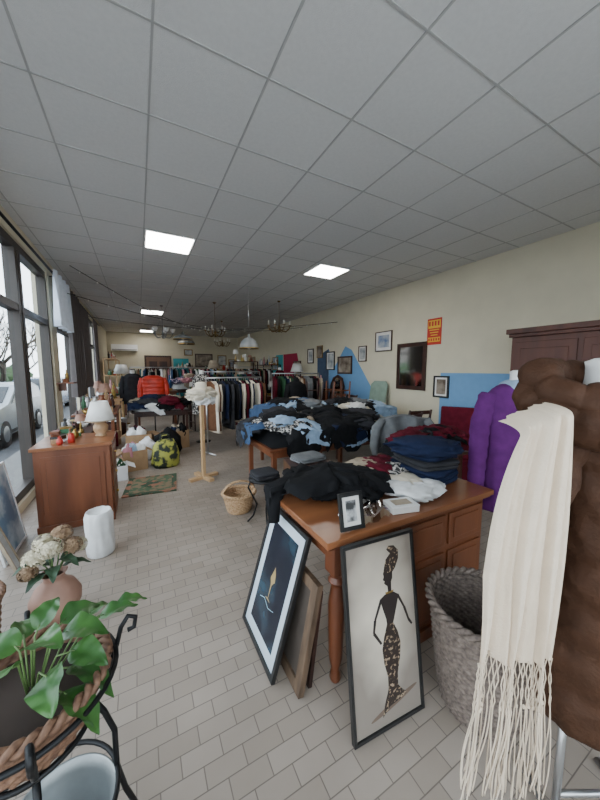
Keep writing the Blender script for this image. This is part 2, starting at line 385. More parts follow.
def framed(name,o,ux,uy,w,h,fw,dep,mf,mi,matw=0,mm=None,extra=None):
    b=B(basis(o,ux,uy));d=dep
    b.box((w/2,h/2,d*.3),(w-fw,h-fw,d*.5),mm or PAPER)
    b.box((w/2,h/2,d*.3+d*.26),(w-2*fw-2*matw,h-2*fw-2*matw,.002),mi)
    for c,s_ in (((fw/2,h/2,d/2),(fw,h,d)),((w-fw/2,h/2,d/2),(fw,h,d)),((w/2,fw/2,d/2),(w-2*fw,fw,d)),((w/2,h-fw/2,d/2),(w-2*fw,fw,d))): b.box(c,s_,mf)
    if extra: extra(b,d)
    return b.obj(name,bevel=min(.003,fw*.2))
def turned_leg(b,x,y,h,m,r=.035):
    b.lathe((x,y,0),[(r*.55,0),(r*.75,.02),(r*.6,.05),(r*.5,.07),(r*.85,.12),(r*.95,h*.35),(r*1.05,h*.55),(r*.7,h*.66),(r*.62,h*.68),(r*1.1,h*.71),(r*.7,h*.74),(r,h*.77)],m,20)
    b.box((x,y,h*.885),(r*2.1,r*2.1,h*.235),m)
def chair(name,x,y,a,m,seat=None,hb=.92,flip=None):
    T=TR(x,y,0,a)
    if flip: T=TR(x,y,flip,a)@Matrix.Rotation(pi,4,'X')@Matrix.Translation((0,0,-.495))
    b=B(T)
    for sx in (-.19,.19):
        b.tube([(sx*.95,-.2,0),(sx,-.19,.44)],[.016,.022],m,8)
        b.tube([(sx*.95,.24,0),(sx,.19,.45),(sx,.22,.7),(sx*.98,.27,hb)],[.016,.022,.02,.016],m,8)
    b.box((0,0,.445),(.43,.42,.035),m);b.box((0,0,.475),(.4,.38,.04),seat or m)
    for z in (.58,.72,hb-.04): b.box((0,.205+(z-.5)*.13,z),(.38,.018,.055),m)
    b.box((0,-.195,.2),(.37,.015,.025),m);b.box((0,.21,.2),(.37,.015,.025),m)
    return b.obj(name,bevel=.005)
def table(name,x0,x1,y0,y1,h,m,leg=.05):
    b=B();b.bx(x0,x1,y0,y1,h-.03,h,m);b.bx(x0+.05,x1-.05,y0+.05,y1-.05,h-.11,h-.03,m)
    for x in (x0+.07,x1-.07):
        for y in (y0+.07,y1-.07): b.box((x,y,(h-.03)/2),(leg,leg,h-.03),m)
    return b.obj(name,bevel=.004)
def bric(b,rect,z,n,seed,s=1):
    r=random.Random(seed);x0,x1,y0,y1=rect;pl=[]
    for i in range(n*6):
        if len(pl)>=n: break
        q=r.uniform(.03,.08)*s;x=r.uniform(x0+q,x1-q);y=r.uniform(y0+q,y1-q)
        if any((x-a)**2+(y-c)**2<(q+d)**2*.8 for a,c,d in pl): continue
        pl.append((x,y,q));m=r.choice(MISC);t=r.randint(0,6)
        if t==0: b.lathe((x,y,z),[(q*.6,0),(q,.5*q),(q*.95,1.6*q),(q*.4,2.4*q),(q*.5,2.9*q)],m,16)
        elif t==1: b.lathe((x,y,z),[(q*.5,0),(q*.52,2.4*q),(q*.2,3.1*q),(q*.2,4*q)],m,14,ct=True)
        elif t==2: b.box((x,y,z+q*.7),(q*1.6,q*1.2,q*1.4),m,rot=(0,0,r.random()*.8))
        elif t==3: b.lathe((x,y,z),[(q*.5,0),(q*.5,.1*q),(q*1.05,.9*q),(q*.98,.92*q),(q*.4,.2*q)],m,18)
        elif t==4:
            for k in range(3): b.box((x,y,z+.012+k*.026),(q*1.8,q*1.3,.024),r.choice(MISC),rot=(0,0,r.uniform(-.3,.3)))
        elif t==5:
            b.lathe((x,y,z),[(q*.6,0),(q*.55,.02),(q*.15,.03),(q*.25,q),(q*.12,q*2),(q*.1,q*3.2)],BRASS,12);b.lathe((x,y,z+q*2.8),[(q*1.1,0),(q*.7,q*1.6)],r.choice([CERAM,PAPER,TERRA]),18,cb=False)
        else:
            b.lathe((x,y,z),[(q*.5,0),(q*.5,.01),(q*.35,.02),(q*.5,q*.9),(q*.3,q*1.7),(q*.12,q*2.0)],m,14);b.blob((x,y,z+q*2.3),(q*.3,q*.28,q*.36),m,i,.05,sub=2)
def torso(b,m,z0,z1,w,dp,sleeve=True,puff=0,flare=1.1,sd=0,neck=None,slen=.58):
    H=z1-z0;rings=[];N=40
    for i in range(N+1):
        t=i/N;z=z0+H*t
        if t<.82: k=flare+(1-flare)*(t/.82);k*=1-.08*math.sin(pi*t/.82)
        else: k=math.sqrt(max(0,1-((t-.82)/.18)**2*.86))
        dk=1 if t<.85 else math.sqrt(max(0.1,1-((t-.85)/.15)**2*.6))
        rings.append((0,0,z,w/2*k,dp/2*dk))
    def fn(a,i,z):
        q=1+.045*math.sin(a*7+sd+z*4)*(1-i/N)+.03*noise.noise((a*3,z*8,sd))
        if puff: q+=.06*abs(math.sin(pi*z/puff))-.03
        return q
    b.loft(rings,m,44,fn)
    if sleeve:
        for k in (-1,1):
            pts=[];rr=[]
            for i in range(25):
                t=i/24;pts.append((k*(w/2*.86+.05*min(1,t*3)+.02*t),-.02*t,z1-.07-slen*t));q=.062-.014*t
                if puff:q*=1+.12*abs(math.sin(pi*pts[-1][2]/puff))
                rr.append(q*(.8 if i==0 else 1)*(1+.05*math.sin(i*2.1)))
            b.tube(pts,rr,m,16)
    if neck:
        b.lathe((0,0,z1-.06),[(.055,0),(.05,.06),(.048,.11),(.052,.13),(.03,.14)],neck,20,ct=True)
def stand(b,ztop,m=IRON,r=.15):
    b.cyl((0,0,.02),(0,0,ztop),.014,m);b.lathe((0,0,0),[(r,0),(r,.012),(.03,.03)],m,28,ct=True)

# ------------------------------------------------------------ desk group
b=B();X0,X1,Y0,Y1=.66,1.86,.985,1.63
b.bx(X0,X1,Y0,Y1,.75,.78,WOODH);b.bx(X0+.012,X1-.012,Y0+.012,Y1-.012,.735,.75,WOOD)
b.bx(.745,1.13,Y0+.075,Y0+.095,.62,.735,WOOD);b.bx(.745,1.13,Y1-.095,Y1-.075,.62,.735,WOOD);b.bx(.745,.765,Y0+.095,Y1-.095,.62,.735,WOOD)
turned_leg(b,.775,1.08,.735,WOOD,.038);turned_leg(b,.775,1.54,.735,WOOD,.038)
b.bx(1.13,1.83,Y0+.045,Y1-.04,.07,.735,WOOD)
for xa,xb in ((1.16,1.47),(1.50,1.80)):
    for za,zb in ((.10,.48),(.52,.70)):
        yy=Y0+.045
        b.bx(xa,xb,yy-.012,yy,za,zb,WOOD);b.bx(xa+.04,xb-.04,yy-.018,yy-.012,za+.03,zb-.03,WOOD)
b.bx(1.12,1.84,Y0+.03,Y1-.03,0,.07,WOOD);b.obj('wooden_desk',bevel=.005)
drect=(X0,X1,Y0,Y1)
b=B();hz=heap(.784,1.05,1.42,.45,.32,.06)
for i,(cx,cy,ro) in enumerate(((1.02,1.40,.3),(1.18,1.44,1.2),(.86,1.46,-.5))): garment(b,cx,cy,ro,[BLACK,BLACK,BLACK][i],3+i*2.3,hz,drect,off=.004+i*.012,s=.66,amp=.03,sl=i!=0)
for i,(x,y,q) in enumerate(((.95,1.45,.11),(1.14,1.40,.12),(1.05,1.52,.12),(.84,1.50,.08),(1.02,1.30,.09))): scrunch(b,x,y,.83,q,CHAR if i==3 else BLACK,i*1.7+.5,.5)
b.tube([(.70,1.50,.83),(.66,1.5,.82),(.632,1.49,.75),(.627,1.47,.66)],[.03,.045,.04,.03],BLACK,12)
b.obj('black_sweaters')
b=B();hz=lambda x,y:.785
garment(b,1.37,1.20,.4,WHITE,21,hz,drect,off=.006,s=.36,amp=.02,sl=0)
for i,(x,y,q,m) in enumerate(((1.33,1.17,.085,WHITE),(1.45,1.14,.075,WHITE),(1.40,1.27,.09,CREAM),(1.27,1.27,.07,WHITE))): scrunch(b,x,y,.815,q,m,i*2.1+9,.42)
b.obj('white_blouses')
b=B();folded(b,(1.66,1.35,.782),.34,.38,.10,NAVY,.2,1,3);folded(b,(1.66,1.33,.882),.30,.34,.05,CHAR,-.2,2,2);folded(b,(1.67,1.35,.932),.3,.32,.04,NAVY,.1,3,1);scrunch(b,1.64,1.33,1.0,.13,NAVY,4.4,.4);b.obj('folded_jeans_stack')
b=B()
for i,(x,y,q,m) in enumerate(((1.40,1.50,.11,BURG),(1.32,1.54,.10,BEIGE),(1.47,1.42,.09,PATT),(1.50,1.55,.09,BURG))): scrunch(b,x,y,.83,q,m,i*3.1+2,.5)
b.obj('burgundy_cardigan')
b=B(TR(1.17,1.07,.782,-14));b.box((0,0,.016),(.15,.10,.032),PAPER);b.box((0,0,.034),(.152,.102,.006),CERAM);b.box((0,0,.0375),(.10,.06,.001),BEIGE);b.obj('white_gift_box',bevel=.002)
CL=glassmat('clear_plastic',(.85,.85,.85),.35)
b=B();drape(b,.97,1.10,.24,.15,.1,CL,51,lambda x,y:.785,drect,.03);drape(b,.93,1.14,.2,.14,.5,CL,57,lambda x,y:.79,drect,.035);b.obj('plastic_wrap')
BW=mat('photo_print',(.05,.05,.05),.4,col2=(.75,.75,.75),scale=14,contrast=(.4,.6))
framed('photo_frame',(.755,1.03,.785),(1,-.12,0),(0,.22,.97),.125,.165,.018,.012,FRAMEBLK,BW,.018)

PBG=bpy.data.materials.new('painting_parchment');PBG.use_nodes=True;nt=PBG.node_tree;P=nt.nodes['Principled BSDF'];P.inputs['Roughness'].default_value=.6
tc=nt.nodes.new('ShaderNodeTexCoord');mp=nt.nodes.new('ShaderNodeMapping');mp.inputs['Location'].default_value=(0,0,-.46);gr=nt.nodes.new('ShaderNodeVectorMath');gr.operation='MULTIPLY';gr.inputs[1].default_value=(3.8,0,2.1)
ln=nt.nodes.new('ShaderNodeVectorMath');ln.operation='LENGTH';nz=nt.nodes.new('ShaderNodeTexNoise');nz.inputs['Scale'].default_value=6;ad=nt.nodes.new('ShaderNodeMath');ad.operation='ADD';cr=nt.nodes.new('ShaderNodeValToRGB')
nt.links.new(tc.outputs['Object'],mp.inputs[0]);nt.links.new(mp.outputs[0],gr.inputs[0]);nt.links.new(gr.outputs[0],ln.inputs[0]);nt.links.new(tc.outputs['Object'],nz.inputs[0])
mu=nt.nodes.new('ShaderNodeMath');mu.operation='MULTIPLY';mu.inputs[1].default_value=.5;nt.links.new(nz.outputs['Fac'],mu.inputs[0]);nt.links.new(mu.outputs[0],ad.inputs[0]);nt.links.new(ln.outputs['Value'],ad.inputs[1]);nt.links.new(ad.outputs[0],cr.inputs[0])
cr.color_ramp.elements[0].position=.45;cr.color_ramp.elements[0].color=(.66,.58,.47,1);cr.color_ramp.elements[1].position=1.0;cr.color_ramp.elements[1].color=(.24,.20,.165,1);nt.links.new(cr.outputs[0],P.inputs['Base Color'])
INK=mat('painting_ink',(.02,.012,.01),.6);DRS=mat('painting_dress',(.025,.014,.010),.6,col2=(.36,.26,.17),scale=70,contrast=(.55,.62));SAND=mat('painting_sand',(.16,.11,.08),.8)
def lady(b,d):
    z=d*.58
    def el(cx,cy,rx,ry,m,a0=0,n=20): b.prism([(cx+rx*math.cos(2*pi*k/n)*math.cos(a0)-ry*math.sin(2*pi*k/n)*math.sin(a0),cy+rx*math.cos(2*pi*k/n)*math.sin(a0)+ry*math.sin(2*pi*k/n)*math.cos(a0)) for k in range(n)],m,z,z+.0015)
    el(.215,.085,.13,.012,SAND,.25)
    b.prism([(.196,.625),(.232,.612),(.262,.64),(.282,.675),(.285,.71),(.262,.735),(.232,.74),(.222,.725),(.24,.705),(.215,.685),(.205,.655)],DRS,z,z+.002)
    b.prism([(.196,.63),(.245,.625),(.243,.60),(.232,.580),(.214,.572),(.205,.58),(.198,.588),(.203,.594),(.193,.603),(.199,.614)],INK,z,z+.0025)
    b.prism([(.214,.58),(.236,.585),(.234,.545),(.25,.532),(.20,.532),(.217,.548)],INK,z,z+.002)
    b.prism([(.172,.527),(.20,.54),(.245,.54),(.272,.522),(.258,.48),(.240,.43),(.232,.41),(.201,.41),(.197,.44),(.184,.48)],INK,z,z+.002)
    b.prism([(.200,.415),(.233,.415),(.254,.37),(.266,.32),(.258,.26),(.240,.20),(.238,.15),(.262,.12),(.285,.10),(.24,.088),(.19,.08),(.15,.05),(.165,.10),(.187,.15),(.188,.2),(.173,.26),(.168,.32),(.182,.37)],DRS,z,z+.002)
    def arm(p,w):
        for (a,c) in zip(p[:-1],p[1:]):
            A,C=Vector(a),Vector(c);n=Vector((-(C-A).y,(C-A).x)).normalized()*w/2
            b.prism([tuple(A-n),tuple(C-n*.75),tuple(C+n*.75),tuple(A+n)],INK,z,z+.0022)
    arm([(.178,.525),(.140,.45),(.130,.40),(.165,.345)],.013);arm([(.266,.522),(.298,.46),(.318,.40),(.335,.375)],.012)
    el(.25,.635,.006,.006,BRASS);b.prism([(.2,.548),(.247,.548),(.24,.54),(.205,.54)],BRASS,z,z+.0028)
framed('african_lady_painting',(.685,.835,.004),(1,-.075,0),(-.045,.115,.775),.37,.785,.013,.022,FRAMEBLK,PBG,0,extra=lady)
BLU=mat('print_night_blue',(.005,.008,.018),.25,col2=(.06,.14,.19),scale=3.2,contrast=(.45,.75));MATW=mat('mat_board_white',(.55,.62,.68),.5,var=.02)
def swirl(b,d):
    z=d*.58
    b.prism([(.19,.36),(.205,.40),(.215,.43),(.235,.40),(.245,.36),(.23,.345),(.22,.33),(.216,.26),(.245,.25),(.18,.25),(.212,.26),(.208,.33),(.2,.345)],mat('print_gold',(.35,.24,.10),.4),z,z+.001)
    b.tube([(.13,.22,z),(.18,.24,z),(.24,.22,z),(.3,.24,z)],.002,mat('print_pale',(.4,.6,.65),.4),4)
framed('framed_blue_print',(.505,1.645,.004),(0,-1,0),(.205,0,.68),.45,.71,.022,.02,FRAMEBLK,BLU,.055,MATW,extra=swirl)
framed('ornate_picture_frame',(.60,1.50,.004),(0,-1,0),(.10,0,.5),.42,.52,.05,.03,OLDWD,mat('canvas_dark',(.06,.045,.035),.7))
framed('wooden_picture_frame',(.655,1.46,.004),(0,-1,0),(.065,0,.5),.36,.47,.04,.02,WOODD,PAPER)
basket('wicker_laundry_basket',1.30,.70,.0,.16,.222,.47,WICK_G,rows=38,st=34,rimr=.015,amp=.0045)

# ------------------------------------------------------------ coat + scarf (right foreground)
CT=TR(1.195,.323,0,-28.2)
BRC=mat('puffer_brown',(.050,.021,.010),.72,var=.15,scale=18,bump=.35,bscale=70)
BRC.node_tree.nodes['Principled BSDF'].inputs['Specular IOR Level'].default_value=.22
b=B(CT)
rings=[]
prof=[(.42,.215,.12),(.6,.21,.12),(.8,.205,.12),(1.0,.205,.12),(1.2,.215,.12),(1.32,.22,.115),(1.38,.205,.105),(1.43,.16,.09),(1.45,.12,.08)]
for i in range(len(prof)-1):
    for k in range(12):
        t=k/12;a,c=prof[i],prof[i+1];rings.append((.08,0,*[a[j]+(c[j]-a[j])*t for j in range(3)]))
rings.append((.08,0,1.45,.12,.08))
def cfn(a,i,z):
    q=1+.05*noise.noise((math.cos(a)*2,math.sin(a)*2,z*3))
    q+=.085*abs(math.sin(pi*(z+.012*math.sin(a*3))/.135))**.55-.05
    return q
b.loft(rings,BRC,130,cfn)
for sgn in (-1,1):
    pts=[];rr=[]
    for i in range(65):
        t=i/64;pts.append((.08+sgn*(.19+.09*min(1,t*2.5)),.0-.01*t,1.375-.06*t-.57*t));rr.append((.066-.012*t)*(.90+.22*abs(math.sin(t*pi*5))**.6)*(.7 if i==0 else 1))
    b.tube(pts,rr,BRC,24)
def roll(cx,cy,z,rx,ry,r,tilt,tx=0,n=160,lobes=5):
    P_=[];rr=[]
    for k in range(n):
        a=2*pi*k/n
        P_.append((cx+rx*math.cos(a),cy+ry*math.sin(a),z+tilt*math.sin(a)+tx*math.cos(a)+.012*math.sin(a*3)));rr.append(r*(.86+.26*abs(math.sin(a*lobes))**.5+.10*noise.noise((a*2,z*9,1))))
    b.tube(P_,rr,BRC,22,closed=True)
roll(.02,-.01,1.385,.235,.125,.052,.045,-.01,lobes=6);roll(.0,.0,1.45,.20,.115,.046,.04,-.005,lobes=5)
roll(.09,-.07,1.29,.17,.085,.045,-.04,-.05)
roll(.10,-.075,1.21,.12,.07,.04,-.04,-.05)
b.tube([(.10,-.138,1.24),(.095,-.142,1.0),(.09,-.14,.44)],.006,FRAMEBLK,6)
NECK=mat('mannequin_white',(.75,.74,.72),.5,var=.03)
b.lathe((.02,.03,1.42),[(.075,0),(.066,.05),(.064,.085),(.067,.105),(.045,.115)],NECK,28,ct=True)
for x in (-.06,.24): b.cyl((x,0,.012),(x,0,.46),.011,STEEL);b.cyl((x,-.16,.012),(x,.16,.012),.011,STEEL)
b.cyl((-.06,0,.12),(.24,0,.12),.009,STEEL)
co_=b.obj('brown_puffer_coat_on_mannequin')
tx=bpy.data.textures.new('crumple','CLOUDS');tx.noise_scale=.05;tx.noise_depth=2
vg=co_.vertex_groups.new(name='cloth');bi=[i for f,mi in zip(co_.data.polygons,[p.material_index for p in co_.data.polygons]) if mi==0 for i in f.vertices];vg.add(list(set(bi)),1,'REPLACE')
dm=co_.modifiers.new('crumple','DISPLACE');dm.texture=tx;dm.strength=.022;dm.mid_level=.5;dm.texture_coords='GLOBAL';dm.vertex_group='cloth'
SCARF=mat('scarf_cream_silk',(.66,.54,.41),.75,var=.05,scale=20,bump=.25,bscale=160)
b=B(CT)
def sp(v):
    if v<.14:
        t=v/.14*pi*.5;return (-.055-.085*math.sin(t),1.395+.02*math.cos(t)*1.0)
    t=(v-.14)/.86
    return (-.142-.014*math.sin(t*2),1.395-.635*t)
def sf(u,v):
    y,z=sp(v);t=max(0,(v-.14)/.86)
    xl=-.395-.052*min(1,t*1.6)-.012*t+.02*(1-t)**4;xr=-.235-.026*t-.015*(1-t)**3
    x=xl+(xr-xl)*u
    fo=math.sin(u*2*pi*2.6+.6*math.sin(z*4)+1)+.6*math.sin(u*2*pi*5.7+2+z*2)+.25*math.sin(u*2*pi*11+z*5)
    amp=.012*(.5+.6*t)
    x+=.008*math.sin(u*17+z*3)*t+.006*math.sin(z*9)*(1-u)
    return (x,y-amp*fo-.006-.02*math.sin(u*pi)*(1-t),z-.05*(1-u)**2*(1-t)**3+(.008*math.sin(u*9) if v>.98 else 0))
b.sheet(sf,90,110,SCARF)
NS=60
for k in range(NS):
    u=(k+.5)/NS;x0,y0,z0=sf(u,1);z0+=.006
    ph=R.uniform(0,6);L=R.uniform(.34,.42);pts=[];sg=1 if k%2 else -1
    for i in range(26):
        t=i/25;zz=z0-L*t
        zig=(abs(((t*L/.03)%2)-1)-.5)*.0065*sg if t*L<.13 else 0
        pts.append((x0+zig+(u-.6)*.05*t+.012*t*math.sin(ph+t*4),y0+.008*t*math.sin(ph*2+t*6),zz))
    b.tube(pts,[.0016+.0006*(i/25) for i in range(26)],SCARF,4)
    if k%3==0: b.blob((x0,y0,z0-.13),(.004,.004,.007),SCARF,k,.05,sub=1)
b.obj('fringed_cream_scarf')
b=B(TR(2.12,1.02,0,-30));torso(b,PURPLE,.60,1.42,.40,.22,True,sd=2,neck=NECK,slen=.6,flare=1.05)
torso(b,LBLUE,1.15,1.44,.2,.235,False,sd=4);stand(b,.62);b.obj('purple_cardigan_on_mannequin')
b=B();b.bx(4.14,4.65,.75,2.1,.08,1.90,WOODW);b.bx(4.10,4.66,.70,2.12,1.90,1.94,WOODW);b.bx(4.07,4.66,.66,2.14,1.94,2.0,WOODW);b.bx(4.12,4.65,.73,2.12,0,.08,WOODW)
for ya,yb in ((.79,1.40),(1.45,2.06)):
    b.bx(4.125,4.14,ya,yb,.14,1.84,WOODW);b.bx(4.115,4.125,ya+.07,yb-.07,.22,.95,WOODW);b.bx(4.115,4.125,ya+.07,yb-.07,1.05,1.76,WOODW)
b.cyl((4.09,1.38,1.0),(4.125,1.38,1.0),.015,BRASS);b.cyl((4.09,1.47,1.0),(4.125,1.47,1.0),.015,BRASS);b.obj('dark_wardrobe',bevel=.008)

# ------------------------------------------------------------ left foreground
PX,PY=-.28,.93
b=B()
def ring(z,r,t=.007): b.tube([(PX+r*math.cos(2*pi*k/40),PY+r*math.sin(2*pi*k/40),z) for k in range(40)],t,IRON,8,closed=True)
ring(.69,.187,.007);ring(.57,.125);ring(.30,.172)
for k in range(4):
    a=k*pi/2+.25;c_,s_=math.cos(a),math.sin(a)
    P_=[(.12,.57),(.165,.62),(.19,.68),(.205,.735),(.225,.76),(.245,.745),(.24,.715),(.222,.715)]
    b.tube([(PX+r*c_,PY+r*s_,z) for r,z in P_],.007,IRON,8)
    P_=[(.12,.57),(.15,.50),(.172,.42),(.172,.30),(.19,.2),(.225,.08),(.25,.007)]
    b.tube([(PX+r*c_,PY+r*s_,z) for r,z in P_],.008,IRON,8)
b.obj('wrought_iron_plant_stand')
b=B();basket('',PX,PY,.57,.115,.165,.14,WICK_D,rows=10,st=26,b=b,rimr=.012,amp=.004)
SOIL=mat('soil',(.03,.018,.012),.95);b.lathe((PX,PY,.675),[(.001,.01),(.15,0)],SOIL,24,cb=False)
LEAF=mat('leaf_green',(.014,.06,.012),.32,col2=(.06,.16,.032),scale=9);STEM=mat('stem_green',(.10,.17,.05),.5)
def leaf(b,base,d,L,W,droop,roll_=0,m=LEAF):
    d=Vector(d).normalized();side=d.cross(Vector((0,0,1))).normalized();side=(Matrix.Rotation(roll_,3,d)@side);up=side.cross(d)
    base=Vector(base)
    def f(u,v):
        U=u*2-1;t=v
        wd=W/2*min(1,(t/.22)**.5 if t<.22 else 1)*(1-max(0,(t-.22)/.78)**1.7)**.9
        back=-.16*L*abs(U)*max(0,1-t/.25)
        return base+d*(L*v+back)+side*(U*wd)+up*(abs(U)*wd*.3)-Vector((0,0,droop*L*v*v))+up*(.004*math.sin(v*16+U*3)*abs(U))
    b.sheet(f,8,16,m)
rl=random.Random(5)
lv=[((.16,.04,.10),(1,.1,.25),.09,.05,.35),((.20,.07,.10),(1,.3,.1),.075,.042,.5),((.10,-.02,.07),(.8,-.5,.1),.09,.07,.5),((.05,-.06,.06),(.3,-1,.2),.095,.08,.5),
    ((.02,.04,.13),(.3,.6,.6),.09,.06,.4),((.07,.06,.11),(.9,.5,.3),.09,.065,.5),((-.03,.03,.10),(-1,.3,.4),.09,.07,.4),((.02,-.01,.12),(.6,-.5,.5),.10,.08,.5),
    ((-.03,.09,.08),(-.3,1,.4),.09,.065,.5),((.08,.02,.10),(1,-.2,.3),.10,.08,.6),((-.02,-.03,.09),(-.5,-.8,.4),.09,.075,.5),
    ((.09,-.09,.02),(.8,-.8,-.1),.10,.085,.6),((.12,.11,.07),(.7,.7,.1),.08,.055,.6),((.10,-.04,.04),(1,-.6,.0),.10,.08,.8)]
for i,(o_,d_,L,W,dr) in enumerate(lv):
    bs=Vector((PX+o_[0],PY+o_[1],.70+o_[2]));b.tube([(PX+o_[0]*.2,PY+o_[1]*.2,.68),(PX+o_[0]*.6,PY+o_[1]*.6,.71+o_[2]*.8),bs],.0025,STEM,6);leaf(b,bs,d_,L,W,dr,rl.uniform(-.5,.5))
b.obj('potted_philodendron_in_wicker')
b=B();bc=(PX+.03,PY+.02,0)
b.lathe(bc,[(.095,0),(.098,.02),(.122,.235),(.134,.262),(.138,.264),(.132,.258),(.118,.233),(.094,.03),(.001,.025)],ZINC,48)
for z in (.08,.18): b.lathe(bc,[(.098+.1*z,z-.006),(.104+.1*z,z),(.098+.1*z,z+.006)],ZINC,48,cb=False)
b.obj('zinc_bucket')
basket('wicker_basket_with_fabric',-.83,1.90,0,.14,.18,.40,WICK_D,rows=24,st=26,fill=[BROWNF,BURG,BEIGE],amp=.004)
b=B();VX,VY=-.50,2.18
b.lathe((VX,VY,0),[(.06,0),(.085,.02),(.125,.10),(.128,.15),(.10,.21),(.055,.25),(.05,.275),(.068,.30),(.062,.30),(.044,.275)],TERRA,40)
HY1=mat('hydrangea_cream',(.42,.36,.24),.8,col2=(.66,.60,.44),scale=30);HY2=mat('hydrangea_brown',(.16,.09,.05),.8,col2=(.36,.24,.14),scale=30);DL=mat('leaf_dark',(.02,.05,.02),.6)
for i,(dx,dy,z,q,m) in enumerate(((0,-.04,.47,.062,HY1),(.09,.02,.43,.055,HY2),(-.08,-.01,.41,.06,HY1),(.04,.06,.50,.055,HY2),(-.05,.07,.46,.055,HY1),(.11,.09,.39,.05,HY1),(-.10,-.06,.36,.045,HY2))):
    c=Vector((VX+dx,VY+dy,z));b.tube([(VX,VY,.25),(VX+dx*.4,VY+dy*.4,.34),c],.004,STEM,6);b.blob(c,(q*.7,q*.7,q*.6),m,i,.1,sub=2)
    for k in range(90):
        v=Vector((R.gauss(0,1),R.gauss(0,1),R.gauss(0,1)+.3)).normalized();p=c+Vector((v.x*q,v.y*q,v.z*q*.85));t=v.orthogonal().normalized();w=v.cross(t);a=R.random()*pi
        for j in range(4):
            e=t*math.cos(a+j*pi/2)+w*math.sin(a+j*pi/2);g=v.cross(e);s_=.011
            b.add([p,p+e*s_+g*s_*.5,p+e*s_*1.5+v*.002,p+e*s_-g*s_*.5],[(0,1,2,3)],m,False)
for k in range(12):
    a=k*.7;leaf(b,(VX+.06*math.cos(a),VY+.06*math.sin(a),.33+.03*(k%3)),(math.cos(a),math.sin(a),.3),.13,.07,.5,0,DL)
b.obj('hydrangea_vase')
b=B();b.lathe((-.338,2.84,0),[(.09,0),(.098,.01),(.10,.08),(.095,.16),(.10,.24),(.098,.32),(.088,.36),(.08,.365),(.08,.34),(.001,.33)],WHITE,64,fn=lambda a,i,z:1+.07*noise.noise((math.cos(a)*3,math.sin(a)*3,z*14))+.025*math.sin(a*9+z*8));b.obj('white_umbrella_stand')
POS=mat('poster_pale_blue',(.12,.22,.34),.5,col2=(.5,.58,.64),scale=5,contrast=(.4,.6))
framed('poster_board',(-.97,2.95,.0),(.0,1,0),(-.12,0,.8),.5,.72,.02,.015,WPAINT,POS)
framed('leaning_canvas',(-.82,2.72,.0),(.0,1,0),(-.22,0,.7),.10,.5,.01,.02,BEIGE,mat('canvas_white',(.4,.4,.4),.7))
# ------------------------------------------------------------ dresser + lamp
b=B();x0,x1,y0,y1=-.87,-.28,3.44,4.0
b.bx(x0,x1,y0,y1,.06,.77,WOOD);b.bx(x0-.02,x1+.02,y0-.02,y1+.02,.77,.80,WOODH);b.bx(x0-.01,x1+.01,y0-.01,y1+.01,0,.06,WOOD)
b.bx(x0+.05,x1-.05,y0-.010,y0,.12,.71,WOOD);b.bx(x0+.09,x1-.09,y0-.016,y0-.010,.16,.67,WOOD)
for za,zb in ((.10,.30),(.32,.52),(.54,.73)):
    b.bx(x1,x1+.014,y0+.04,y1-.04,za,zb,WOOD);b.cyl((x1+.014,(y0+y1)/2,(za+zb)/2),(x1+.035,(y0+y1)/2,(za+zb)/2),.014,BRASS)
b.obj('chest_of_drawers',bevel=.006)
b=B();lx,ly=-.38,3.80
b.lathe((lx,ly,.80),[(.05,0),(.055,.01),(.04,.02),(.065,.06),(.07,.10),(.05,.14),(.02,.17),(.015,.22)],mat('lamp_base_beige',(.42,.26,.14),.4),28)
b.lathe((lx,ly,.97),[(.135,0),(.075,.20)],CERAM,36,cb=False);b.lathe((lx,ly,.965),[(.137,0),(.137,.012)],BEIGE,36,cb=False);b.obj('table_lamp',solid=.002)
b=B();bric(b,(-.85,-.56,3.48,3.96),.80,9,5,.6);b.obj('figurines')
b=B();b.lathe((-.60,3.56,.802),[(.03,0),(.028,.05),(.02,.09)],MISC[10],12);b.obj('red_candle')
b=B();RUG=mat('rug_green',(.03,.06,.03),.95,col2=(.28,.12,.07),scale=9,contrast=(.5,.56),bump=.4,bscale=300)
b.T=TR(.09,4.28,0,-6);b.box((0,0,.006),(.60,.66,.012),RUG);b.box((0,0,.0125),(.48,.54,.003),mat('rug_moss',(.06,.10,.05),.95,col2=(.2,.14,.08),scale=14,contrast=(.45,.55)))
b.box((0,0,.0145),(.2,.2,.003),RUG,rot=(0,0,.78));b.obj('doormat')
basket('wicker_handle_basket',.89,3.04,0,.12,.17,.2,WICK_L,rows=14,st=22,handle=.12,amp=.005)
b=B(TR(.74,4.21,0,20));b.box((0,0,.02),(.42,.07,.04),WOODL);b.box((0,0,.021),(.07,.42,.042),WOODL);b.box((0,0,.66),(.045,.045,1.24),WOODL);b.box((0,0,1.18),(.28,.03,.04),WOODL)
scrunch(b,0,0,1.17,.13,CREAM,3.3,.7);scrunch(b,.05,-.01,1.10,.10,WHITE,5.1,.9)
b.lathe((0,0,1.24),[(.12,.0),(.115,.012),(.08,.02),(.075,.08),(.05,.10),(.001,.105)],CREAM,32);b.obj('wooden_hat_stand',bevel=.003)

